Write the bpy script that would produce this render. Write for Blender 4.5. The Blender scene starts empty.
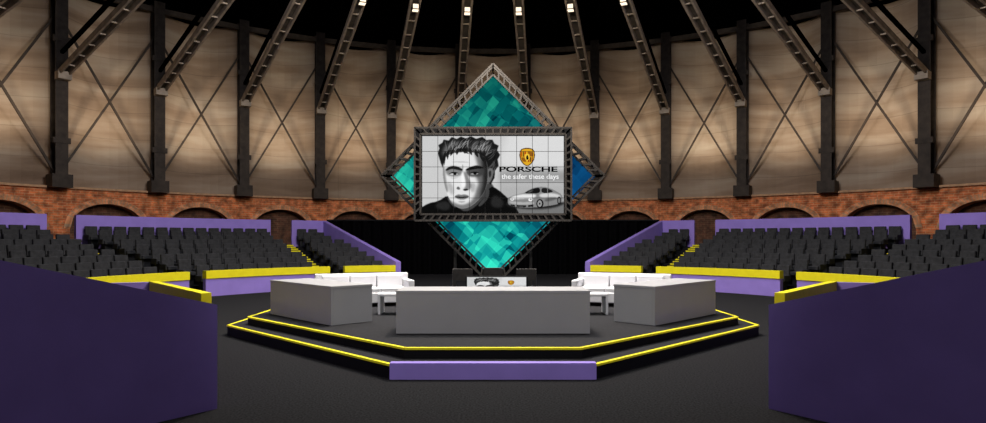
import bpy, bmesh, math, random
import numpy as np
from mathutils import Vector, Matrix
random.seed(4); np.random.seed(3)
rad=math.radians
CY=14.1; R=30.0; NB=38; EYE=1.89
sc=bpy.context.scene
COL=sc.collection
try:
    sc.view_settings.view_transform='Standard'
except Exception: pass

# ---------------------------------------------------------------- materials
def newmat(name):
    m=bpy.data.materials.new(name); m.use_nodes=True
    nt=m.node_tree; b=nt.nodes['Principled BSDF']
    return m,nt,b
def mat(name,c,rough=.6,var=.12,scale=6,metal=0,bump=0,spec=.3):
    m,nt,b=newmat(name); N=nt.nodes; L=nt.links
    tc=N.new('ShaderNodeTexCoord'); nz=N.new('ShaderNodeTexNoise'); nz.inputs['Scale'].default_value=scale
    nz.inputs['Detail'].default_value=5
    L.new(tc.outputs['Object'],nz.inputs['Vector'])
    cr=N.new('ShaderNodeValToRGB')
    cr.color_ramp.elements[0].position=.3; cr.color_ramp.elements[1].position=.7
    cr.color_ramp.elements[0].color=tuple(x*(1-var) for x in c)+(1,)
    cr.color_ramp.elements[1].color=tuple(min(1,x*(1+var)) for x in c)+(1,)
    L.new(nz.outputs['Fac'],cr.inputs['Fac']); L.new(cr.outputs['Color'],b.inputs['Base Color'])
    b.inputs['Roughness'].default_value=rough; b.inputs['Metallic'].default_value=metal
    b.inputs['Specular IOR Level'].default_value=spec
    if bump:
        bp=N.new('ShaderNodeBump'); bp.inputs['Strength'].default_value=bump
        L.new(nz.outputs['Fac'],bp.inputs['Height']); L.new(bp.outputs['Normal'],b.inputs['Normal'])
    return m
def emis(name,c,s=1.0):
    m,nt,b=newmat(name)
    b.inputs['Base Color'].default_value=(0,0,0,1); b.inputs['Specular IOR Level'].default_value=.0
    b.inputs['Emission Color'].default_value=tuple(c)+(1,); b.inputs['Emission Strength'].default_value=s
    return m
M_floor=mat('floor_carpet',(.016,.016,.017),.9,.5,40,bump=.1,spec=0)
M_stage=mat('stage_deck',(.022,.022,.024),.8,.25,30,spec=.03)
M_riser=mat('riser_black',(.006,.006,.007),.7,spec=.05)
M_purple=mat('purple_paint',(.23,.165,.50),.65,.06,2,spec=.12)
M_yellow=mat('yellow_paint',(.66,.59,.015),.5,.05,5,spec=.15)
M_seat=mat('seat_fabric',(.020,.021,.023),.8,.35,9,spec=.2)
M_tier=mat('tier_carpet',(.010,.010,.011),.9,.2,20,spec=.03)
M_grey=mat('desk_grey',(.275,.275,.285),.55,.03,2,spec=.15)
M_white=mat('white_leather',(.60,.60,.63),.45,.03,4)
M_steel=mat('dark_steel',(.046,.036,.029),.6,.35,3,spec=.2)
M_truss=mat('painted_truss',(.36,.30,.235),.5,.3,2,metal=.1)
M_web=mat('truss_web',(.10,.085,.07),.6,.3,2)
M_rod=mat('brace_rod',(.045,.033,.025),.6,.3,2)
M_roof=mat('roof_black',(.0015,.0015,.0015),1,spec=0)
M_drape=mat('black_drape',(.0025,.0025,.003),.95,.3,10,spec=.0)
M_frame=mat('truss_frame',(.035,.032,.03),.5,.2,12,metal=.1,spec=.2)
M_black=mat('black_plastic',(.005,.005,.006),.6,spec=.1)
M_ledge=mat('ledge_stone',(.55,.33,.19),.8,.2,5)
M_lens=emis('lamp_lens',(1,.80,.58),1.6)

# brick
def brickmat(name,c1,c2,mo):
    m,nt,b=newmat(name); N=nt.nodes; L=nt.links
    uv=N.new('ShaderNodeTexCoord')
    br=N.new('ShaderNodeTexBrick'); L.new(uv.outputs['UV'],br.inputs['Vector'])
    br.inputs['Color1'].default_value=c1+(1,); br.inputs['Color2'].default_value=c2+(1,); br.inputs['Mortar'].default_value=mo+(1,)
    br.inputs['Scale'].default_value=1.0; br.inputs['Brick Width'].default_value=.42; br.inputs['Row Height'].default_value=.14
    br.inputs['Mortar Size'].default_value=.018
    nz=N.new('ShaderNodeTexNoise'); nz.inputs['Scale'].default_value=2.6; nz.inputs['Detail'].default_value=8; L.new(uv.outputs['UV'],nz.inputs['Vector'])
    mr=N.new('ShaderNodeMapRange'); mr.inputs['From Min'].default_value=.32; mr.inputs['From Max'].default_value=.68
    mr.inputs['To Min'].default_value=.35; mr.inputs['To Max'].default_value=1.3; L.new(nz.outputs['Fac'],mr.inputs['Value'])
    mx=N.new('ShaderNodeMix'); mx.data_type='RGBA'; mx.blend_type='MULTIPLY'; mx.inputs['Factor'].default_value=1
    L.new(br.outputs['Color'],mx.inputs['A']); L.new(mr.outputs['Result'],mx.inputs['B'])
    L.new(mx.outputs['Result'],b.inputs['Base Color']); b.inputs['Roughness'].default_value=.85
    return m
M_brick=brickmat('brick',(.90,.27,.085),(.60,.15,.05),(.72,.36,.18))
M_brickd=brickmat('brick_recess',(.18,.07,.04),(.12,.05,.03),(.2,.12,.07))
M_vous=brickmat('brick_arch',(.95,.43,.20),(.80,.31,.13),(.62,.4,.25))

# weathered metal wall panels
def panelmat():
    m,nt,b=newmat('weathered_panel'); N=nt.nodes; L=nt.links
    uv=N.new('ShaderNodeTexCoord'); mp=N.new('ShaderNodeMapping'); mp.inputs['Scale'].default_value=(.11,.6,1)
    L.new(uv.outputs['UV'],mp.inputs['Vector'])
    n1=N.new('ShaderNodeTexNoise'); n1.inputs['Scale'].default_value=1.3; n1.inputs['Detail'].default_value=8; n1.inputs['Roughness'].default_value=.55; n1.inputs['Distortion'].default_value=.3
    L.new(mp.outputs['Vector'],n1.inputs['Vector'])
    cr=N.new('ShaderNodeValToRGB'); e=cr.color_ramp.elements
    e[0].position=.28; e[0].color=(.24,.17,.12,1); e[1].position=.72; e[1].color=(.55,.48,.385,1)
    x=cr.color_ramp.elements.new(.44); x.color=(.36,.27,.195,1)
    x=cr.color_ramp.elements.new(.55); x.color=(.45,.36,.275,1)
    L.new(n1.outputs['Fac'],cr.inputs['Fac'])
    br=N.new('ShaderNodeTexBrick'); L.new(uv.outputs['UV'],br.inputs['Vector'])
    br.offset=0; br.inputs['Color1'].default_value=(1,1,1,1); br.inputs['Color2'].default_value=(.9,.9,.9,1); br.inputs['Mortar'].default_value=(.72,.72,.72,1)
    br.inputs['Scale'].default_value=1; br.inputs['Brick Width'].default_value=30; br.inputs['Row Height'].default_value=1.6; br.inputs['Mortar Size'].default_value=.02
    mx=N.new('ShaderNodeMix'); mx.data_type='RGBA'; mx.blend_type='MULTIPLY'; mx.inputs['Factor'].default_value=1
    L.new(cr.outputs['Color'],mx.inputs['A']); L.new(br.outputs['Color'],mx.inputs['B'])
    L.new(mx.outputs['Result'],b.inputs['Base Color']); b.inputs['Roughness'].default_value=.75
    b.inputs['Specular IOR Level'].default_value=.2
    return m
M_panel=panelmat()

# ---------------------------------------------------------------- mesh builder
class MB:
    def __init__(s): s.v=[]; s.f=[]; s.m=[]; s.uv=[]; s.mats=[]
    def mi(s,m):
        if m not in s.mats: s.mats.append(m)
        return s.mats.index(m)
    def quad(s,pts,m,uv=None):
        i=len(s.v); s.v+= [tuple(p) for p in pts]; s.f.append(tuple(range(i,i+len(pts)))); s.m.append(s.mi(m))
        s.uv.append(uv if uv else [(p[0],p[2] if len(p)>2 else 0) for p in pts])
    def hexa(s,b,t,m):
        i=len(s.v); n=len(b); s.v+=[tuple(p) for p in b]+[tuple(p) for p in t]; k=s.mi(m)
        fs=[tuple(range(i+n-1,i-1,-1)),tuple(range(i+n,i+2*n))]+[(i+j,i+(j+1)%n,i+n+(j+1)%n,i+n+j) for j in range(n)]
        for f in fs:
            s.f.append(f); s.m.append(k); s.uv.append([(s.v[q][0],s.v[q][2]) for q in f])
    def box(s,c,d,m,rz=0):
        x,y,z=d[0]/2,d[1]/2,d[2]/2; ca,sa=math.cos(rz),math.sin(rz)
        P=[(c[0]+a*ca-b*sa,c[1]+a*sa+b*ca) for a,b in((-x,-y),(x,-y),(x,y),(-x,y))]
        s.hexa([(p[0],p[1],c[2]-z) for p in P],[(p[0],p[1],c[2]+z) for p in P],m)
    def prism(s,poly,z0,z1,m): s.hexa([(p[0],p[1],z0) for p in poly],[(p[0],p[1],z1) for p in poly],m)
    def beam(s,p,q,w,h,m):
        p=Vector(p);q=Vector(q); d=(q-p).normalized(); up=Vector((0,0,1))
        if abs(d.z)>.98: up=Vector((0,1,0))
        a=d.cross(up).normalized()*w/2; b=a.cross(d).normalized()*h/2
        s.hexa([p-a-b,p+a-b,p+a+b,p-a+b],[q-a-b,q+a-b,q+a+b,q-a+b],m)
    def wall(s,p0,p1,b0,t0,b1,t1,th,m):
        d=Vector((p1[0]-p0[0],p1[1]-p0[1])).normalized(); n=Vector((-d.y,d.x))*th/2
        s.hexa([(p0[0]-n.x,p0[1]-n.y,b0),(p0[0]+n.x,p0[1]+n.y,b0),(p1[0]+n.x,p1[1]+n.y,b1),(p1[0]-n.x,p1[1]-n.y,b1)],
               [(p0[0]-n.x,p0[1]-n.y,t0),(p0[0]+n.x,p0[1]+n.y,t0),(p1[0]+n.x,p1[1]+n.y,t1),(p1[0]-n.x,p1[1]-n.y,t1)],m)
    def arc(s,sg,r0,r1,t0,t1,z0,z1,m,n=None):
        if n is None: n=max(1,int(abs(t1-t0)/3))
        a=[pol(sg,r0,t0+(t1-t0)*i/n) for i in range(n+1)]; b=[pol(sg,r1,t0+(t1-t0)*i/n) for i in range(n+1)]
        s.prism(a+b[::-1],z0,z1,m)
    def obj(s,name,parent=None,fix=True,bevel=0,smooth=False):
        me=bpy.data.meshes.new(name); me.from_pydata(s.v,[],s.f)
        for m in s.mats: me.materials.append(m)
        me.polygons.foreach_set('material_index',s.m)
        ul=me.uv_layers.new(name='UVMap'); flat=[]
        for u in s.uv:
            for a in u: flat+= [a[0],a[1]]
        ul.data.foreach_set('uv',flat)
        if fix:
            bm=bmesh.new(); bm.from_mesh(me); bmesh.ops.recalc_face_normals(bm,faces=bm.faces); bm.to_mesh(me); bm.free()
        o=bpy.data.objects.new(name,me); COL.objects.link(o)
        if parent: o.parent=parent
        if bevel:
            md=o.modifiers.new('bevel','BEVEL'); md.width=bevel; md.segments=3; md.limit_method='ANGLE'
        return o
def pol(s,r,t): return (s*r*math.sin(rad(t)),CY+r*math.cos(rad(t)))
def empty(name,loc=(0,0,0)):
    e=bpy.data.objects.new(name,None); e.location=loc; COL.objects.link(e); e.empty_display_size=.3; return e

# ---------------------------------------------------------------- floor
b=MB(); n=96
ring=[(33*math.sin(2*math.pi*i/n),CY+33*math.cos(2*math.pi*i/n),0) for i in range(n)]
b.quad(ring[::-1],M_floor); b.obj('floor',fix=False)
# ---------------------------------------------------------------- ring wall
DA=360/NB
def P3(r,t,z):
    p=pol(1,r,t); return (p[0],p[1],z)
BT=4.7; PT=15.8
brick=MB(); panel=MB(); ledge=MB()
bayw=2*math.pi*R/NB
for i in range(NB):
    t0=(i-.5)*DA; 
    hw=1.85; spring=2.55; rise=1.4; SL=28; u0=i*bayw*1.0
    def tt(x): return t0+DA*(x/bayw+.5)
    xs=[-bayw/2]+[-hw+2*hw*k/SL for k in range(SL+1)]+[bayw/2]
    def ah(x): return spring+rise*math.sqrt(max(0,1-(x/hw)**2))
    for a,c in zip(xs[:-1],xs[1:]):
        inside=abs((a+c)/2)<hw
        za=ah(a) if inside else 0; zc=ah(c) if inside else 0
        brick.quad([P3(R,tt(a),za),P3(R,tt(c),zc),P3(R,tt(c),BT),P3(R,tt(a),BT)],M_brick,[(u0+a,za),(u0+c,zc),(u0+c,BT),(u0+a,BT)])
        if inside:
            brick.quad([P3(R,tt(a),za),P3(R+1,tt(a),za),P3(R+1,tt(c),zc),P3(R,tt(c),zc)],M_vous,[(0,a),(1,a),(1,c),(0,c)])
            def o2(x,k): 
                ang=math.acos(max(-1,min(1,-x/hw))); return (-(hw+k)*math.cos(ang),spring+(rise+k)*math.sin(ang))
            A1=o2(a,.0);A2=o2(a,.32);C1=o2(c,.0);C2=o2(c,.32)
            brick.quad([P3(R-.07,tt(A1[0]),A1[1]),P3(R-.07,tt(C1[0]),C1[1]),P3(R-.07,tt(C2[0]),C2[1]),P3(R-.07,tt(A2[0]),A2[1])],M_vous,[(0,a),(0,c),(.38,c),(.38,a)])
            brick.quad([P3(R-.07,tt(A2[0]),A2[1]),P3(R-.07,tt(C2[0]),C2[1]),P3(R,tt(C2[0]),C2[1]),P3(R,tt(A2[0]),A2[1])],M_vous)
    for sx in(-hw,hw):
        brick.quad([P3(R,tt(sx),0),P3(R+1,tt(sx),0),P3(R+1,tt(sx),spring),P3(R,tt(sx),spring)],M_vous,[(0,0),(1,0),(1,spring),(0,spring)])
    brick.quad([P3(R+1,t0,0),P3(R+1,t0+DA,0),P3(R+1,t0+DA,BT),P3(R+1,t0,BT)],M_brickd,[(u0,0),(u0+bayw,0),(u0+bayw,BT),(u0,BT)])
    K=12; bul=1.5
    for k in range(K):
        f0=k/K; f1=(k+1)/K
        r0=R+.0+bul*math.sin(math.pi*f0); r1=R+bul*math.sin(math.pi*f1)
        a0=t0+DA*f0; a1=t0+DA*f1
        panel.quad([P3(r0,a0,BT),P3(r1,a1,BT),P3(r1,a1,PT),P3(r0,a0,PT)],M_panel,[(u0+f0*bayw,BT+i*3.3),(u0+f1*bayw,BT+i*3.3),(u0+f1*bayw,PT+i*3.3),(u0+f0*bayw,PT+i*3.3)])
        ledge.quad([P3(R-.2,a0,BT+.12),P3(R-.2,a1,BT+.12),P3(r1+.02,a1,BT+.12),P3(r0+.02,a0,BT+.12)],M_ledge)
        ledge.quad([P3(R-.2,a0,BT),P3(R-.2,a1,BT),P3(R-.2,a1,BT+.12),P3(R-.2,a0,BT+.12)],M_ledge)
        ledge.quad([P3(R-.2,a0,BT),P3(R-.2,a1,BT),P3(R,a1,BT),P3(R,a0,BT)],M_ledge)
brick.obj('wall_brick_arcade',fix=False)
po=panel.obj('wall_metal_panels',fix=False)
po.data.polygons.foreach_set('use_smooth',[True]*len(po.data.polygons))
ledge.obj('trim_brick_ledge',fix=False)
# roof
b=MB()
n=76
for i in range(n):
    a0=360*i/n;a1=360*(i+1)/n
    b.quad([P3(34,a0,16.6),P3(34,a1,16.6),P3(1,a1,22),P3(1,a0,22)],M_roof)
    b.quad([P3(33.9,a0,PT-1),P3(33.9,a1,PT-1),P3(33.9,a1,16.7),P3(33.9,a0,16.7)],M_roof)
    b.quad([P3(R+.5,a0,PT),P3(R+.5,a1,PT),P3(34,a1,PT),P3(34,a0,PT)],M_roof)
b.quad([P3(1,360*i/n,22) for i in range(n)],M_roof)
b.obj('ceiling',fix=False)

# ---------------------------------------------------------------- columns, trusses, braces
col=MB(); tr=MB(); rod=MB(); fl=MB()
for i in range(NB):
    t=(i+.5)*DA
    o=Vector((math.sin(rad(t)),math.cos(rad(t)),0)); tg=Vector((o.y,-o.x,0)); C=Vector((0,CY,0))
    def pt(r,z,s=0): return C+o*r+tg*s+Vector((0,0,z))
    rz=math.atan2(tg.y,tg.x)
    for rr,w,d in((29.15,.58,.08),(29.95,.58,.08),(29.55,.10,.75)):
        p=pt(rr,0); col.box((p.x,p.y,(BT+16)/2),(w,d,16-BT),M_steel,rz)
    p=pt(29.5,0); col.box((p.x,p.y,BT+.35),(.95,1.05,.7),M_steel,rz)
    for z in (7.2,12.6): 
        p=pt(29.15,0); col.box((p.x,p.y,z),(.8,.16,.3),M_steel,rz)
    t2=(i+1.5)*DA; o2=Vector((math.sin(rad(t2)),math.cos(rad(t2)),0))
    q=lambda r,z: C+o2*r+Vector((0,0,z))
    rod.beam(pt(29.9,5.3),q(29.9,14.2),.11,.11,M_rod); rod.beam(pt(29.8,14.2),q(29.8,5.3),.11,.11,M_rod)
    rod.beam(pt(29.6,15.6),q(29.6,15.6),.25,.3,M_steel)
    def lo(r): return 10.7+ (29.1-r)*.19
    rs=[29.1-1.355*k for k in range(21)]
    for sd in(-.21,.21):
        tr.beam(pt(29.1,lo(29.1),sd),pt(2,lo(2),sd),.10,.26,M_truss)
    tr.beam(pt(29.1,lo(29.1)+.16),pt(2,lo(2)+.16),.5,.03,M_web)
    for a,c in zip(rs[:-1],rs[1:]):
        tr.beam(pt(c,lo(c),-.2),pt(c,lo(c),.2),.10,.06,M_truss)
    tr.beam(pt(29.1,lo(29.1)+1.2),pt(2,lo(2)+.8),.16,.16,M_roof)
    p=pt(28.9,0); tr.box((p.x,p.y,lo(29)-.12),(.62,.55,.4),M_truss,rz)
    for r in (15.2,):
        p=pt(r,0); z=lo(r)-.28
        fl.box((p.x,p.y,z),(.34,.34,.26),M_black,rz); fl.box((p.x,p.y,z-.14),(.28,.28,.03),M_lens,rz)
        a_=tg*.13; u_=Vector((0,0,.1)); off=o*.012
        q3=pt(r-.17,z); 
        fl.hexa([q3-off-a_-u_,q3-off+a_-u_,q3-off+a_+u_,q3-off-a_+u_],[q3-off*2-a_-u_,q3-off*2+a_-u_,q3-off*2+a_+u_,q3-off*2-a_+u_],M_lens)
sf=empty('steel_wall_frame')
col.obj('columns',sf); rod.obj('cross_braces',sf); tr.obj('roof_trusses',sf); fl.obj('flood_lamps',sf)

# ---------------------------------------------------------------- stage
def octo(inset):
    i=inset; k=.414*inset
    f=8.15+i; bk=2*CY-8.15-i; 
    a=1.4-k*.9; sx=5.27-i; sd=11.9+k*.9*.5
    return [(-a,f),(a,f),(sx,sd),(sx,2*CY-sd),(a,bk),(-a,bk),(-sx,2*CY-sd),(-sx,sd)]
stg=empty('stage_platform')
b=MB(); L0=octo(0); L1=octo(.38)
b.prism(L0,0,.2,M_riser); b.prism(octo(.001),.2,.203,M_stage)
b.prism(L1,.2,.356,M_riser); b.prism(octo(.381),.356,.358,M_stage)
b.obj('deck',stg)
b=MB()
def strip(b,L,z,w,m,skip=()):
    c=Vector((0,CY))
    n=len(L)
    for j in range(n):
        if j in skip: continue
        p=Vector(L[j]);q=Vector(L[(j+1)%n]); d=(q-p).normalized(); nn=Vector((-d.y,d.x))
        if (c-p).dot(nn)<0: nn=-nn
        b.prism([p-nn*.012,q-nn*.012,q-d*w*.41+nn*w,p+d*w*.41+nn*w],z-.03,z+.0,m)
strip(b,L0,.206,.05,M_yellow,(0,)); strip(b,L1,.36,.05,M_yellow)
b.obj('yellow_nosing',stg)
b=MB(); b.box((0,8.15,.105),(2.8,.06,.21),M_purple); b.box((0,8.19,.212),(2.8,.13,.02),M_purple); b.obj('front_fascia',stg)
Z0=.362
def desk(cx,cy,w,d,rz,z0=Z0,h=.70):
    e=empty('stage_desk',(cx,cy,z0)); e.rotation_euler=(0,0,rz)
    b=MB(); t=.05
    b.box((0,-d/2+t/2,h/2),(w,t,h),M_grey)
    b.box((-w/2+t/2,t/2,h/2),(t,d-t,h),M_grey); b.box((w/2-t/2,t/2,h/2),(t,d-t,h),M_grey)
    b.box((0,0,h-t/2+.003),(w+.01,d+.01,t),M_grey)
    b.box((0,d/2-.2,.25),(w-2*t,.03,.06),M_grey)
    b.obj('body',e,bevel=.006); return e
desk(.0,10.2,3.16,.85,0)
for s in(-1,1):
    p=Vector((s*2.88,10.67)); q=Vector((s*4.6,12.4)); d=(q-p); w=d.length; d.normalize()
    nrm=Vector((-d.y,d.x)) 
    if nrm.y<0: nrm=-nrm
    c=(p+q)/2+nrm*.43
    desk(c.x,c.y,w,.86,math.atan2(d.y,d.x) if s>0 else math.atan2(-d.y,-d.x))

def sofa(cx,cy,rz):
    e=empty('white_sofa',(cx,cy,Z0)); e.rotation_euler=(0,0,rz)
    b=MB(); W=2.2
    b.box((0,.4,.2),(W,.85,.24),M_white); 
    for k in(-1,0,1): b.box((k*.63,.33,.36),(.61,.66,.12),M_white)
    for k in(-1,0,1): b.box((k*.63,.66,.53),(.61,.16,.32),M_white)
    b.box((0,.77,.40),(W,.12,.66),M_white)
    for k in(-1,1): b.box((k*(W/2-.07),.38,.33),(.14,.82,.52),M_white)
    for kx in(-1,1):
        for ky in(.08,.74): b.box((kx*(W/2-.1),ky,.04),(.06,.06,.08),M_black)
    b.obj('body',e,bevel=.025); return e
sofa(-2.88,13.7,rad(20)); sofa(2.88,13.7,rad(-20))
def ltable(cx,cy):
    e=empty('coffee_table',(cx,cy,Z0)); b=MB()
    b.box((0,0,.40),(.72,.5,.05),M_white)
    for kx in(-1,1):
        b.box((kx*.33,0,.19),(.05,.5,.38),M_white)
    b.obj('body',e,bevel=.008)
ltable(-2.0,12.5); ltable(2.0,12.5)

# ---------------------------------------------------------------- screen picture, painted as vertex colours
SSX,SSY=417,228
K3=3.0
IMG=np.zeros((SSY,SSX,3)); 
gx,gy=np.meshgrid((np.arange(SSX)+.5)/K3,(np.arange(SSY)+.5)/K3)
def blur(a,s):
    s=s*K3
    if s<.2: return a
    r=int(3*s)+1; k=np.exp(-.5*(np.arange(-r,r+1)/s)**2); k/=k.sum()
    p=np.pad(a,((r,r),(r,r)),mode='edge')
    p=np.apply_along_axis(lambda v:np.convolve(v,k,'valid'),0,p); p=np.apply_along_axis(lambda v:np.convolve(v,k,'valid'),1,p); return p
def mask(poly):
    m=np.zeros_like(gx,bool); n=len(poly)
    for i in range(n):
        x1,y1=poly[i];x2,y2=poly[(i+1)%n]
        if y1==y2: continue
        c=((y1>gy)!=(y2>gy))&(gx<(x2-x1)*(gy-y1)/(y2-y1)+x1); m^=c
    return m.astype(float)
def curve(l,it=2):
    for _ in range(it):
        o=[]
        for i in range(len(l)):
            a=l[i];c=l[(i+1)%len(l)]
            o.append((a[0]*.75+c[0]*.25,a[1]*.75+c[1]*.25)); o.append((a[0]*.25+c[0]*.75,a[1]*.25+c[1]*.75))
        l=o
    return l
def add(l,c,s=.25,op=1,sm=2,clip=None):
    global IMG
    l=[(x-424,y-138) for x,y in l]
    if sm: l=curve(l,sm)
    m=blur(mask(l),s)*op
    if clip is not None: m=m*clip
    c=np.array(c if isinstance(c,tuple) else (c,c,c)); IMG=IMG*(1-m[...,None])+c*m[...,None]
def ell(cx,cy,rx,ry,n=16,rot=0):
    return [(cx+rx*math.cos(2*math.pi*i/n)*math.cos(rot)-ry*math.sin(2*math.pi*i/n)*math.sin(rot),cy+rx*math.cos(2*math.pi*i/n)*math.sin(rot)+ry*math.sin(2*math.pi*i/n)*math.cos(rot)) for i in range(n)]
# display-referred greys
IMG[:]=.86
add([(418,132),(510,132),(500,160),(512,220),(418,220)],.80,3,1,0)
add([(500,171),(572,171),(572,185),(500,185)],.60,3,1,0)
add([(500,185),(572,185),(572,222),(500,222)],.70,2,1,0)
add([(500,205),(572,203),(572,222),(500,222)],.46,1.2,1,0)
# neck + jacket
add([(452,192),(476,200),(488,178),(498,194),(496,214),(448,214)],.26,.5)
add([(420,220),(422,209),(430,204),(440,202),(449,196),(454,200),(458,207),(466,213),(476,208),(486,197),(491,187),(498,190),(508,199),(516,208),(522,220)],.05,.35,1,1)
add([(434,206),(448,200.5),(453,208),(446,212)],.18,.9,.8); add([(494,194),(505,202),(502,209),(490,207)],.18,1,.8)
add([(449,196.5),(453,200.5),(458,208),(455,208),(449,201)],.34,.3,.8); add([(490,188),(485,198),(478,207),(482,207),(490,198)],.30,.3,.8)
# hair silhouette: tall, tousled, swept up and to the right
hair=[(445,171),(442.5,165),(441,160),(439.5,155),(441,150),(440,147),(444,144.5),(445,141.5),(450,142.5),(453,139),(458,141),(462,138.6),(467,140.5),(472,138.3),(477,140.8),(483,138.8),(487,142),(493,141.5),(495,145.5),(499,147.5),(497.5,152),(500.5,156.5),(498,161),(499,167),(495.5,172),(495,179),(491,186),(486,180),(484,166),(476,158),(458,156),(448,160),(447,170)]
add(hair,.10,.3,1,0)
hm=blur(mask([(x-424,y-138) for x,y in hair]),.2)
add([(443,157),(446,147),(456,143),(466,144),(458,150),(450,158)],.48,1.5,.8,2,hm)
add([(466,151),(474,143),(486,143),(493,150),(486,154),(476,153)],.40,1.5,.75,2,hm)
def strand(x0,y0,x1,y1,bend,w,c,op=.85,clip=None):
    N_=6; pts=[]; dx,dy=x1-x0,y1-y0; L_=math.hypot(dx,dy); nx,ny=-dy/L_,dx/L_
    for k in range(N_+1):
        f=k/N_; q=bend*math.sin(math.pi*f); pts.append((x0+dx*f+nx*q,y0+dy*f+ny*q,w*math.sin(math.pi*(.12+.85*f))))
    poly=[(p[0]+nx*p[2],p[1]+ny*p[2]) for p in pts]+[(p[0]-nx*p[2],p[1]-ny*p[2]) for p in pts[::-1]]
    add(poly,c,.2,op,0,clip)
for k in range(72):
    f=random.random(); x0=446+f*42; y0=158-random.random()*9
    x1=x0+random.uniform(0,11)+(f-.5)*6; y1=y0-random.uniform(6,12)
    strand(x0,y0,x1,y1,random.uniform(-3,.5),random.uniform(.25,.55),random.choice([.62,.50,.40,.05,.05,.03,.68]),.75,hm)
for k in range(14):
    y0=156+random.random()*22; strand(487+random.random()*6,y0,493+random.random()*4,y0-9,1,.4,random.choice([.35,.03,.28]),.8,hm)
# ear
add([(487,171),(492,168.5),(494.5,173),(492,182),(487,187)],.42,.4); add([(489,173),(491.5,171.5),(492,176),(490,180)],.15,.4)
# face: broad forehead, square jaw, lit from the left
face=[(445,163),(447.5,157.5),(455,154.5),(466,153.5),(478,154.5),(486,159),(488.5,170),(488,184),(485,193),(480,200),(472,207),(464,209.5),(457,207.5),(451,201),(447.5,192),(445,182),(444,172)]
add(face,.90,.3); fm=blur(mask(curve([(x-424,y-138) for x,y in face],2)),.3)
add([(474,148),(496,150),(496,188),(486,204),(468,216),(470,204),(476,197),(477,190),(480,184),(476,178),(480,171),(477,162)],.40,1.3,.95,2,fm)
add([(482,156),(496,156),(494,192),(480,207),(481,194),(484,184),(483,172)],.13,1.3,.92,2,fm)
add([(449,199),(456,204),(464,206),(473,202),(474,213),(456,214)],.42,.9,.85,2,fm)
add([(441,164),(446.3,168),(447,180),(450.5,194),(444,192)],.45,.8,.8,2,fm)
add([(447.5,184),(452,183),(456,191),(453,198)],.64,1.2,.75,2,fm)
add([(472,183),(477,185),(475,194),(471,192)],.58,.9,.6,2,fm)
for x0,y0,x1,y1,w in((447,153,445.5,167,1.3),(450,152,449,161,1.3),(455,151,452,157.5,1.5),(460,150,458,156.5,1.6),(466,150,466,155.5,1.5),(471,150,473,157,1.5),(476,151,479,159,1.6),(481,152,484,163,1.6),(485,153,487,170,1.5),(462,150,470,155.5,1.1)):
    strand(x0,y0,x1,y1,.5,w,.09,.9)
# frown lines
add([(451,163.6),(459,162.8),(470,163.4),(470,164.3),(459,163.8)],.68,.3,.8); add([(463.2,166),(464.2,166),(464.4,171),(463.2,171)],.55,.3,.8)
# brows, eye sockets
add([(446.5,170),(454,167),(461.5,169),(464.5,172),(462,177),(455,178),(448,176.5)],.44,.8,.85)
add([(466.5,172),(471,169),(479,167),(486,170),(484,177),(475,178.5),(468,177)],.24,.8,.9)
add([(446.5,171),(452,167.3),(458,167.6),(464,170.6),(463.5,172.4),(457,170.6),(452,170.2),(448,172.4)],.10,.3)
add([(466.5,172.2),(467,170.4),(472,168),(479,166.6),(486,169.8),(480,169.8),(472,171)],.06,.3)
add([(450,175.4),(455,173.6),(460.5,175.2),(455,176.9)],.78,.2); add([(470,175.3),(475,173.4),(480.5,174.8),(475,176.7)],.56,.2)
add(ell(456.2,175.1,1.5,1.3),.05,.2); add(ell(475.8,174.8,1.5,1.3),.04,.2)
add([(449,175.4),(455,172.6),(461.3,175),(455,174.4)],.06,.15); add([(469,175.2),(475,172.3),(481.5,174.5),(475,174)],.05,.15)
add([(450.5,179),(455.5,180),(461,178.4),(455.5,179.3)],.6,.4,.8)
# nose
add([(464,173),(467,173),(471.5,183),(473,188.5),(468,191.8),(464,190.8),(467.3,187),(466,180)],.48,.7,.9)
add([(462.6,173.5),(464.5,173.5),(466.8,185.5),(464.2,189),(462,187)],.97,.6,.9)
add([(457.2,189.3),(459.5,187),(461.8,190),(459.7,191)],.34,.3,.9); add([(463.2,190.6),(467.5,189.6),(470,190.4),(466.5,192)],.12,.3)
# mouth, chin
add([(455,197.4),(459.5,195),(462.4,195.9),(465.6,195),(471,197),(466,200.4),(460,200.4)],.46,.35,.95)
add([(454.4,197.6),(459,197.1),(462.5,197.8),(466.5,197.1),(472,197.3),(463,199)],.14,.2)
add([(457.5,202),(468,202),(463,203.6)],.55,.5,.85)
# crest
gold=(.88,.66,.15)
add([(519.6,151.2),(527,149.2),(534.4,151.2),(534.6,160),(531.5,165.3),(527,168.2),(522.5,165.3),(519.4,160)],(.30,.18,.05),.15,1,1)
add([(520.4,151.9),(527,150.1),(533.6,151.9),(533.6,160),(530.8,164.6),(527,167.2),(523.2,164.6),(520.4,160)],gold,.12,1,1)
for a in((520.6,153,526.4,158.2),(527.8,158.6,533.2,163.4)):
    for k in range(3):
        w=(a[2]-a[0])/3; add([(a[0]+k*w,a[1]),(a[0]+k*w+w*.6,a[1]),(a[0]+k*w+w*.6,a[3]),(a[0]+k*w,a[3])],(.65,.05,.04) if k!=1 else .08,.1,1,0)
add([(527.8,153),(533,154),(533,158),(527.8,158)],(.5,.28,.08),.2,.8,0); add([(521,159),(526,159),(526,163.5),(522.5,163)],(.5,.28,.08),.2,.8,0)
add([(524.5,156),(527,155.2),(529.5,156),(529.3,160.5),(527,163),(524.7,160.5)],(.95,.78,.25),.12); add([(526.2,157),(527.8,156.6),(528.6,161),(526,161.6)],.06,.12)
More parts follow.
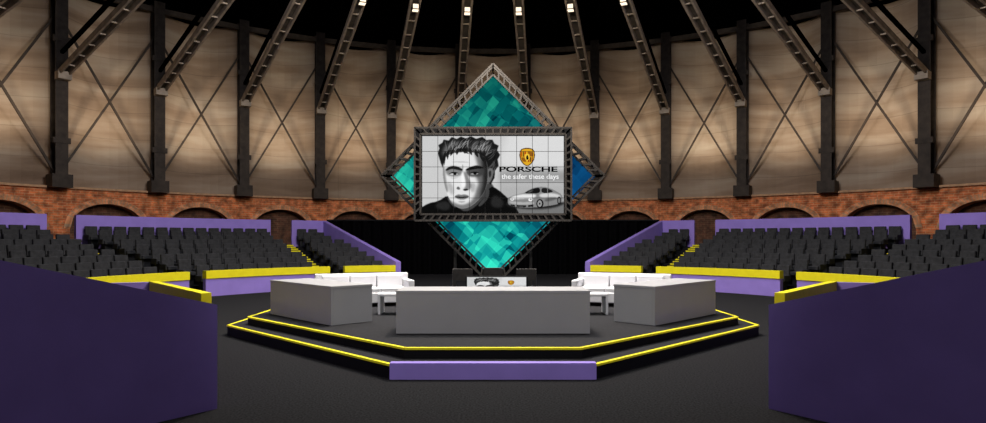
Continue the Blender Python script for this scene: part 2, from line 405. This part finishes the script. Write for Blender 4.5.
# sports coupe, low three-quarter front view
add([(505,206),(520,209.6),(548,209.8),(564,205),(562,202),(508,202)],.14,.8)
body=[(508,201),(508.6,198.6),(512,196.6),(518,195),(524,193.8),(529,190.6),(535,188.2),(543,187.6),(550,189.4),(556,192.4),(560.5,195),(561.8,198.4),(561.6,202),(558,204.8),(548,206.6),(534,208.4),(518,208),(510,206),(508,204)]
add(body,.52,.2,1,1); bm_=blur(mask(curve([(x-424,y-138) for x,y in body],1)),.15)
add([(509.5,199),(516,196),(526,194.6),(537,195.4),(534,199),(522,199.6),(512,200.4)],.93,.6,.95,2,bm_)
add([(538,195),(548,193.6),(558,195),(561,198.4),(549,198),(540,198.5)],.86,.6,.92,2,bm_)
add([(509,201.6),(520,203),(534,202.6),(534,205),(520,205.6),(510,204.2)],.72,.5,.9,2,bm_)
add([(523.5,194.2),(529.2,191),(535,189),(539.6,188.6),(539.6,194.2),(531,194.2)],.08,.18); add([(526,193.8),(530.5,191.3),(534,190.4),(530,193.8)],.42,.4,.8)
add([(541,188.8),(546,189),(553,192),(550.5,193.6),(541,194.2)],.12,.18); add([(546.6,188.8),(547.4,189),(547.4,194),(546.6,194)],.5,.15)
add([(543,200.4),(550,198.6),(557,198.4),(556,200),(546,202.6)],.32,.6,.8,2,bm_)
add(ell(539.5,204.3,3.5,4.5),.05,.2); add(ell(539.3,204.3,2.3,3.3),.60,.2); add(ell(539.3,204.3,.8,1.1),.12,.2)
add(ell(558.3,201.3,1.8,3.9),.05,.2); add(ell(558.3,201.3,1.0,2.6),.50,.2)
add(ell(512.2,200,1.7,1.5),.98,.2); add(ell(530.5,200.2,2.3,1.7,rot=-.3),.99,.2); add(ell(530.5,200.2,1.1,.8),.55,.25); add(ell(512.2,200,.8,.7),.55,.25)
add([(510.5,205),(515,205.6),(515,207),(511.5,206.3)],.08,.15,1,0); add([(517,205.8),(526,206),(526,207.6),(517,207.3)],.08,.15,1,0); add([(528,205.8),(533,205.3),(533,207.2),(528,207.6)],.08,.15,1,0)
IMG=np.clip(IMG+np.random.normal(0,.014,(SSY,SSX,1)),0,1)
def vcm():
    m,nt,b=newmat('video_wall_picture'); N=nt.nodes
    at=N.new('ShaderNodeAttribute'); at.attribute_name='pic'
    nt.links.new(at.outputs['Color'],b.inputs['Emission Color']); b.inputs['Emission Strength'].default_value=1
    b.inputs['Base Color'].default_value=(0,0,0,1); b.inputs['Specular IOR Level'].default_value=0
    return m
M_pic=vcm()
E={}
def g(v):
    if v not in E: E[v]=emis('caption_%d'%int(v*100),(v,v,v))
    return E[v]
def picture(parent,cx,y,cz,s,step=1,grid=True,text=True):
    xs=np.linspace(0,SSX,SSX//step+1); ys=np.linspace(0,SSY,SSY//step+1); nx,ny=len(xs)-1,len(ys)-1
    XX,ZZ=np.meshgrid(xs/K3,ys/K3)
    V=np.stack([cx+(XX-69.5)*s,np.full_like(XX,y),cz-(ZZ-38)*s],-1).reshape(-1,3)
    jj,ii=np.meshgrid(np.arange(nx),np.arange(ny)); a=ii*(nx+1)+jj
    F=np.stack([a,a+nx+1,a+nx+2,a+1],-1).reshape(-1,4)
    me=bpy.data.meshes.new('screen_image'); me.from_pydata(V.tolist(),[],F.tolist())
    pix=IMG[np.minimum(ii*step,SSY-1),np.minimum(jj*step,SSX-1)].reshape(-1,3)
    lin=np.where(pix<.04045,pix/12.92,((pix+.055)/1.055)**2.4)
    at=me.attributes.new('pic','FLOAT_COLOR','CORNER')
    cc=np.ones((len(F),4,4)); cc[:,:,:3]=lin[:,None,:]; at.data.foreach_set('color',cc.astype(np.float32).ravel())
    me.materials.append(M_pic); o=bpy.data.objects.new('screen_image',me); COL.objects.link(o); o.parent=parent
    yy=y-.008
    if text:
        for body,x,ty,size,wid,c in(('PORSCHE',104,35.0,5.4,57,g(.0)),('the safer these days',106,42.0,5.2,56,g(.93))):
            cu=bpy.data.curves.new('caption','FONT'); cu.body=body; cu.size=size*s*1.3; cu.align_x='CENTER'
            cu.offset=.006 if body[0]=='P' else .002
            o=bpy.data.objects.new('caption_text',cu); COL.objects.link(o)
            o.rotation_euler=(math.pi/2,0,0); o.location=(cx+(x-69.5)*s,yy,cz-(ty-38)*s); cu.materials.append(c)
            bpy.context.view_layer.update(); o.scale=(wid*s/max(o.dimensions.x,.01),1,1); o.parent=parent
    if grid:
        b=MB()
        for k in range(10): b.box((cx+(k*139/9-69.5)*s,yy-.003,cz),(.42*s,.004,76*s),M_black)
        for k in range(6): b.box((cx,yy-.003,cz+(k*15.2-38)*s),(139*s,.004,.42*s),M_black)
        b.obj('tile_joints',parent)

# ---------------------------------------------------------------- diamond LED screen
D=17.0; S=D/600; 
ZC=EYE+(240-176)*S
dia=empty('led_diamond_screen')
def facetmat():
    m,nt,b=newmat('led_facets'); N=nt.nodes; L=nt.links
    b.inputs['Base Color'].default_value=(0,0,0,1); b.inputs['Specular IOR Level'].default_value=0
    tc=N.new('ShaderNodeTexCoord'); 
    def vor(rot,scale,rnd,metric,sc3):
        mp=N.new('ShaderNodeMapping'); mp.inputs['Rotation'].default_value=(0,rad(rot),0)
        L.new(tc.outputs['Object'],mp.inputs['Vector'])
        m2=N.new('ShaderNodeMapping'); m2.inputs['Scale'].default_value=sc3; L.new(mp.outputs['Vector'],m2.inputs['Vector'])
        vo=N.new('ShaderNodeTexVoronoi'); vo.distance=metric; vo.inputs['Scale'].default_value=scale; vo.inputs['Randomness'].default_value=rnd
        L.new(m2.outputs['Vector'],vo.inputs['Vector']); s1=N.new('ShaderNodeSeparateColor'); L.new(vo.outputs['Color'],s1.inputs[0]); return s1.outputs[0]
    a=vor(45,3.9,.0,'CHEBYCHEV',(1,0,1)); c=vor(40,1.4,.3,'CHEBYCHEV',(1.3,0,1)); d=vor(62,2.2,.25,'CHEBYCHEV',(1,0,1.7))
    ad=N.new('ShaderNodeMath'); ad.operation='ADD'; L.new(a,ad.inputs[0]); L.new(c,ad.inputs[1])
    ad2=N.new('ShaderNodeMath'); ad2.operation='ADD'; L.new(ad.outputs[0],ad2.inputs[0]); L.new(d,ad2.inputs[1])
    hv=N.new('ShaderNodeMath'); hv.operation='MULTIPLY'; hv.inputs[1].default_value=.333; L.new(ad2.outputs[0],hv.inputs[0])
    sep=N.new('ShaderNodeSeparateXYZ'); L.new(tc.outputs['Object'],sep.inputs[0])
    mh=N.new('ShaderNodeMapRange'); mh.inputs['From Min'].default_value=.6; mh.inputs['From Max'].default_value=2.2; L.new(sep.outputs['X'],mh.inputs['Value'])
    ca=N.new('ShaderNodeValToRGB'); e=ca.color_ramp.elements; e[0].position=.2; e[0].color=(.0,.035,.055,1); e[1].position=.8; e[1].color=(.02,.44,.31,1)
    x=e.new(.5); x.color=(.002,.165,.165,1)
    cb=N.new('ShaderNodeValToRGB'); e=cb.color_ramp.elements; e[0].position=.2; e[0].color=(.0,.006,.03,1); e[1].position=.8; e[1].color=(.003,.06,.17,1)
    L.new(hv.outputs[0],ca.inputs['Fac']); L.new(hv.outputs[0],cb.inputs['Fac'])
    mx=N.new('ShaderNodeMix'); mx.data_type='RGBA'; L.new(mh.outputs['Result'],mx.inputs['Factor']); L.new(ca.outputs['Color'],mx.inputs['A']); L.new(cb.outputs['Color'],mx.inputs['B'])
    L.new(mx.outputs['Result'],b.inputs['Emission Color'])
    mb=N.new('ShaderNodeMapRange'); mb.inputs['From Min'].default_value=ZC-3; mb.inputs['From Max'].default_value=ZC+2.5
    mb.inputs['To Min'].default_value=2.2; mb.inputs['To Max'].default_value=.55; L.new(sep.outputs['Z'],mb.inputs['Value'])
    L.new(mb.outputs['Result'],b.inputs['Emission Strength'])
    return m
M_led=facetmat()
b=MB(); h=103*S
b.hexa([(0,D+.05,ZC-h),(h,D+.05,ZC),(0,D+.05,ZC+h),(-h,D+.05,ZC)],[(0,D+.15,ZC-h),(h,D+.15,ZC),(0,D+.15,ZC+h),(-h,D+.15,ZC)],M_led)
b.obj('led_panel',dia)
b=MB()
def ladder(p0,p1,q0,q1,n,y):
    for yy in(y,y+.28):
        b.beam((p0[0],yy,p0[1]),(p1[0],yy,p1[1]),.05,.05,M_frame); b.beam((q0[0],yy,q0[1]),(q1[0],yy,q1[1]),.05,.05,M_frame)
    for k in range(n+1):
        f=k/n; a=(p0[0]+(p1[0]-p0[0])*f,p0[1]+(p1[1]-p0[1])*f); c=(q0[0]+(q1[0]-q0[0])*f,q0[1]+(q1[1]-q0[1])*f)
        b.beam((a[0],y,a[1]),(c[0],y,c[1]),.045,.045,M_frame); b.beam((a[0],y+.28,a[1]),(c[0],y+.28,c[1]),.04,.04,M_frame)
        b.beam((a[0],y,a[1]),(a[0],y+.28,a[1]),.04,.04,M_frame); b.beam((c[0],y,c[1]),(c[0],y+.28,c[1]),.04,.04,M_frame)
o=111*S; ii=100*S
co=[(0,ZC+o),(o,ZC),(0,ZC-o),(-o,ZC)]; ci=[(0,ZC+ii),(ii,ZC),(0,ZC-ii),(-ii,ZC)]
for k in range(4): ladder(co[k],co[(k+1)%4],ci[k],ci[(k+1)%4],19,D-.12)
b.obj('diamond_truss',dia)
b=MB(); ow,oh,iw,ih=76*S,45*S,70.5*S,39*S
co=[(-ow,ZC+oh),(ow,ZC+oh),(ow,ZC-oh),(-ow,ZC-oh)]; ci=[(-iw,ZC+ih),(iw,ZC+ih),(iw,ZC-ih),(-iw,ZC-ih)]
for k,nn in zip(range(4),(20,12,20,12)): ladder(co[k],co[(k+1)%4],ci[k],ci[(k+1)%4],nn,D-.5)
b.box((0,D-.26,ZC),(2*ow,.1,2*oh),M_black)
b.obj('screen_truss',dia)
picture(dia,0,D-.33,ZC,S)
b=MB()
for s in(-1,1):
    for yy in(D+.3,D+.6): b.beam((s*1.1,yy,Z0),(s*1.1,yy,ZC-1.9),.06,.06,M_frame)
    for k in range(6): b.beam((s*1.1,D+.3,.42+k*.25),(s*1.1,D+.6,.62+k*.25),.03,.03,M_frame)
    b.box((s*1.1,D+.45,Z0+.025),(.7,.9,.05),M_black)
b.obj('support_legs',dia)

# ---------------------------------------------------------------- presenter monitor + chairs
mon=empty('stage_monitor')
b=MB(); 
b.box((0.07,11.62,.98),(1.2,.08,.42),M_black); b.box((.07,11.75,.60),(.12,.1,.44),M_black); b.box((.07,11.8,Z0+.02),(.9,.5,.04),M_black)
b.obj('housing',mon,bevel=.008)
picture(mon,.07,11.575,.98,.0082,step=3,grid=False,text=False)
for o in mon.children:
    if o.name.startswith('screen_image'):
        o.scale=(1,1,.62); o.location.z=.98*(1-.62)
def chair(cx,cy,rz):
    e=empty('stage_chair',(cx,cy,Z0)); e.rotation_euler=(0,0,rz); b=MB()
    b.box((0,0,.45),(.46,.44,.06),M_black)
    for x in(-.2,.2):
        for y in(-.19,.19): b.box((x,y,.21),(.035,.035,.42),M_frame)
    for x in(-.2,.2): b.box((x,.2,.68),(.035,.035,.45),M_frame)
    b.box((0,.2,.78),(.42,.03,.26),M_frame)
    b.obj('body',e,bevel=.006)
chair(-.62,12.7,rad(10)); chair(.0,13.2,0); chair(.68,12.7,rad(-10))

# ---------------------------------------------------------------- black drape behind the stage
b=MB(); n=160; YD=33.2
for i in range(n):
    x0=-9.2+18.4*i/n; x1=-9.2+18.4*(i+1)/n
    y0=YD+.14*math.sin(i*1.3); y1=YD+.14*math.sin((i+1)*1.3)
    b.quad([(x0,y0,0),(x1,y1,0),(x1,y1,2.95),(x0,y0,2.95)],M_drape)
b.beam((-9.2,YD,2.98),(9.2,YD,2.98),.08,.08,M_black)
for x in(-9.1,-4.4,0,4.4,9.1): b.beam((x,YD+.25,0),(x,YD+.25,2.98),.07,.07,M_black)
b.obj('backdrop_drape',fix=False)

# ---------------------------------------------------------------- seating stands
def tmpl():
    bm=bmesh.new()
    def bx(c,d,tilt=0):
        r=bmesh.ops.create_cube(bm,size=1,matrix=Matrix.Translation(c)@Matrix.Rotation(tilt,4,'X')@Matrix.Diagonal((d[0],d[1],d[2],1)))
        es=list({e for v in r['verts'] for e in v.link_edges}); bmesh.ops.bevel(bm,geom=es,offset=.018,segments=1,affect='EDGES')
    bx((0,-.02,.42),(.44,.46,.13)); bx((0,.22,.66),(.46,.10,.52),-.12); bx((0,.05,.19),(.30,.34,.36))
    for s in(-1,1): bx((s*.245,.02,.46),(.05,.42,.22))
    bm.verts.ensure_lookup_table(); V=[tuple(v.co) for v in bm.verts]; F=[tuple(v.index for v in f.verts) for f in bm.faces]; bm.free(); return V,F
TV,TF=tmpl()
RIN=11.55; DR=.94; NR=9
def zrow(k): return .10+.18*k
def stand(sg,t0,t1,t0b=None,full=False,rows=NR):
    if t0b is None: t0b=t0
    T0=lambda k: t0+(t0b-t0)*min(1,k/(rows-1))
    e=empty('seating_stand')
    b=MB()
    for k in range(rows): b.arc(sg,RIN+DR*k,RIN+DR*(k+1),T0(k),t1,0,zrow(k),M_tier)
    b.obj('tiers',e)
    V=[];F=[]
    for k in range(rows):
        ta=T0(k)+(.6 if full else 0)
        r=RIN+DR*k+.52; arcl=rad(t1-ta)*r-.15; n=int(arcl/.56)
        for j in range(n):
            t=ta+(t1-ta)*((j+.5-n/2)*.56/(rad(t1-ta)*r)+.5)
            o=(sg*math.sin(rad(t)),math.cos(rad(t))); tg=(o[1],-o[0]); base=len(V); px,py=pol(sg,r,t)
            for v in TV: V.append((px+tg[0]*v[0]+o[0]*v[1],py+tg[1]*v[0]+o[1]*v[1],zrow(k)+v[2]))
            for f in TF: F.append(tuple(base+q for q in f))
    me=bpy.data.meshes.new('seats'); me.from_pydata(V,[],F); me.materials.append(M_seat)
    bm=bmesh.new(); bm.from_mesh(me); bmesh.ops.recalc_face_normals(bm,faces=bm.faces); bm.to_mesh(me); bm.free()
    o=bpy.data.objects.new('seats',me); COL.objects.link(o); o.parent=e
    b=MB(); ro=RIN+DR*rows
    b.arc(sg,RIN-.35,RIN-.2,t0,t1,0,.6,M_purple); b.arc(sg,RIN-.38,RIN-.17,t0,t1,.6,.86,M_yellow)
    b.arc(sg,ro,ro+.16,t0b,t1,0,2.92,M_purple)
    ra=RIN-.38
    if full: b.wall(pol(sg,ra,t0),pol(sg,ro+.16,t0b),0,1.0,0,2.92,.22,M_purple)
    b.obj('parapet',e)
    return e
for sg in(-1,1):
    stand(sg,20.3,31.5,26.6,True)
    stand(sg,34.5,58.5)
    stand(sg,61.5,86)
    ns=stand(sg,91,148)
    for (a,c) in((31.55,34.45),(58.55,61.45),(86.1,90.9)):
        st=empty('aisle_stairs'); b=MB()
        for k in range(NR*2):
            r0=RIN+DR*k/2; z=.10+.09*k
            b.arc(sg,r0,RIN+DR*NR,a,c,z-.1 if k==0 else z-.09,z,M_tier,1)
            b.arc(sg,r0-.015,r0+.12,a,c,z-.05,z+.012,M_yellow,1)
        b.obj('steps',st)
    b=MB()
    A=(sg*3.13,6.75); d=Vector((sg*.6,-.8)); L_=9.5
    B=(A[0]+d.x*L_,A[1]+d.y*L_)
    b.wall(A,B,0,1.165,0,1.165+.285*L_,.10,M_purple)
    G=(sg*5.35,11.2); H=(sg*8.5,15.0)
    b.wall((A[0]+sg*.03,A[1]+.03),(G[0]+sg*.15,G[1]),0,1.15,0,.62,.08,M_purple)
    b.wall(G,H,0,.60,0,.58,.14,M_purple); b.wall(G,H,.60,.90,.58,.86,.18,M_yellow)
    b.wall(H,pol(sg,RIN-.3,91.5),0,.84,0,.84,.14,M_purple)
    b.obj('near_parapet',ns)
    b=MB(); b.prism([(A[0]+sg*.2,A[1]+.1),(G[0]+sg*.3,G[1]),(H[0]+sg*.3,H[1]-.2),(sg*11,13.6),(sg*6.2,4.0)],0,.3,M_tier); b.obj('near_deck',ns)

# ---------------------------------------------------------------- lights
def area(name,loc,tgt,size,e,c=(1,1,1),spread=180):
    l=bpy.data.lights.new(name,'AREA'); l.size=size; l.energy=e; l.color=c; l.spread=rad(spread)
    o=bpy.data.objects.new(name,l); o.location=loc; COL.objects.link(o)
    o.rotation_euler=(Vector(tgt)-Vector(loc)).to_track_quat('-Z','Y').to_euler(); return o
def point(name,loc,e,c=(1,1,1),r=.3):
    l=bpy.data.lights.new(name,'POINT'); l.energy=e; l.color=c; l.shadow_soft_size=r
    o=bpy.data.objects.new(name,l); o.location=loc; COL.objects.link(o); return o
def spot(name,loc,tgt,e,c,ang,blend=.8,r=.2):
    l=bpy.data.lights.new(name,'SPOT'); l.energy=e; l.color=c; l.spot_size=rad(ang); l.spot_blend=blend; l.shadow_soft_size=r
    o=bpy.data.objects.new(name,l); o.location=loc; COL.objects.link(o)
    o.rotation_euler=(Vector(tgt)-Vector(loc)).to_track_quat('-Z','Y').to_euler(); return o
area('stage_wash',(0,13.5,12),(0,13.5,0),6,1100,(1,.98,.95),110)
spot('front_wash',(0,-2,10.5),(0,11.5,.6),3500,(1,.98,.96),38,.6,.5)
area('aisle_fill',(0,-6,9),(0,6,.5),4,200,(.92,.93,1))
point('house_light',(0,14,9.5),4300,(1,.86,.70),.5)
for sg in(-1,1):
    area('seating_wash',(sg*6,18,12.5),(sg*14,22,0),5,1500,(.95,.93,1))
for i in range(-8,8):
    t=(i+1)*DA
    a=P3(26.0,t,5.4); c=P3(31.5,t,9.8)
    spot('wall_uplight',a,c,1750,(1,.81,.60),54,1.0,.9)
w=bpy.data.worlds.new('world'); sc.world=w; w.use_nodes=True
w.node_tree.nodes['Background'].inputs['Color'].default_value=(.02,.02,.025,1)
# ---------------------------------------------------------------- camera
cam=bpy.data.cameras.new('camera'); co_=bpy.data.objects.new('camera',cam); COL.objects.link(co_)
cam.sensor_width=36; cam.lens=600/986*36; cam.shift_y=28.5/986; cam.clip_end=200
co_.location=(0,0,EYE); co_.rotation_euler=(math.pi/2,0,0)
sc.camera=co_
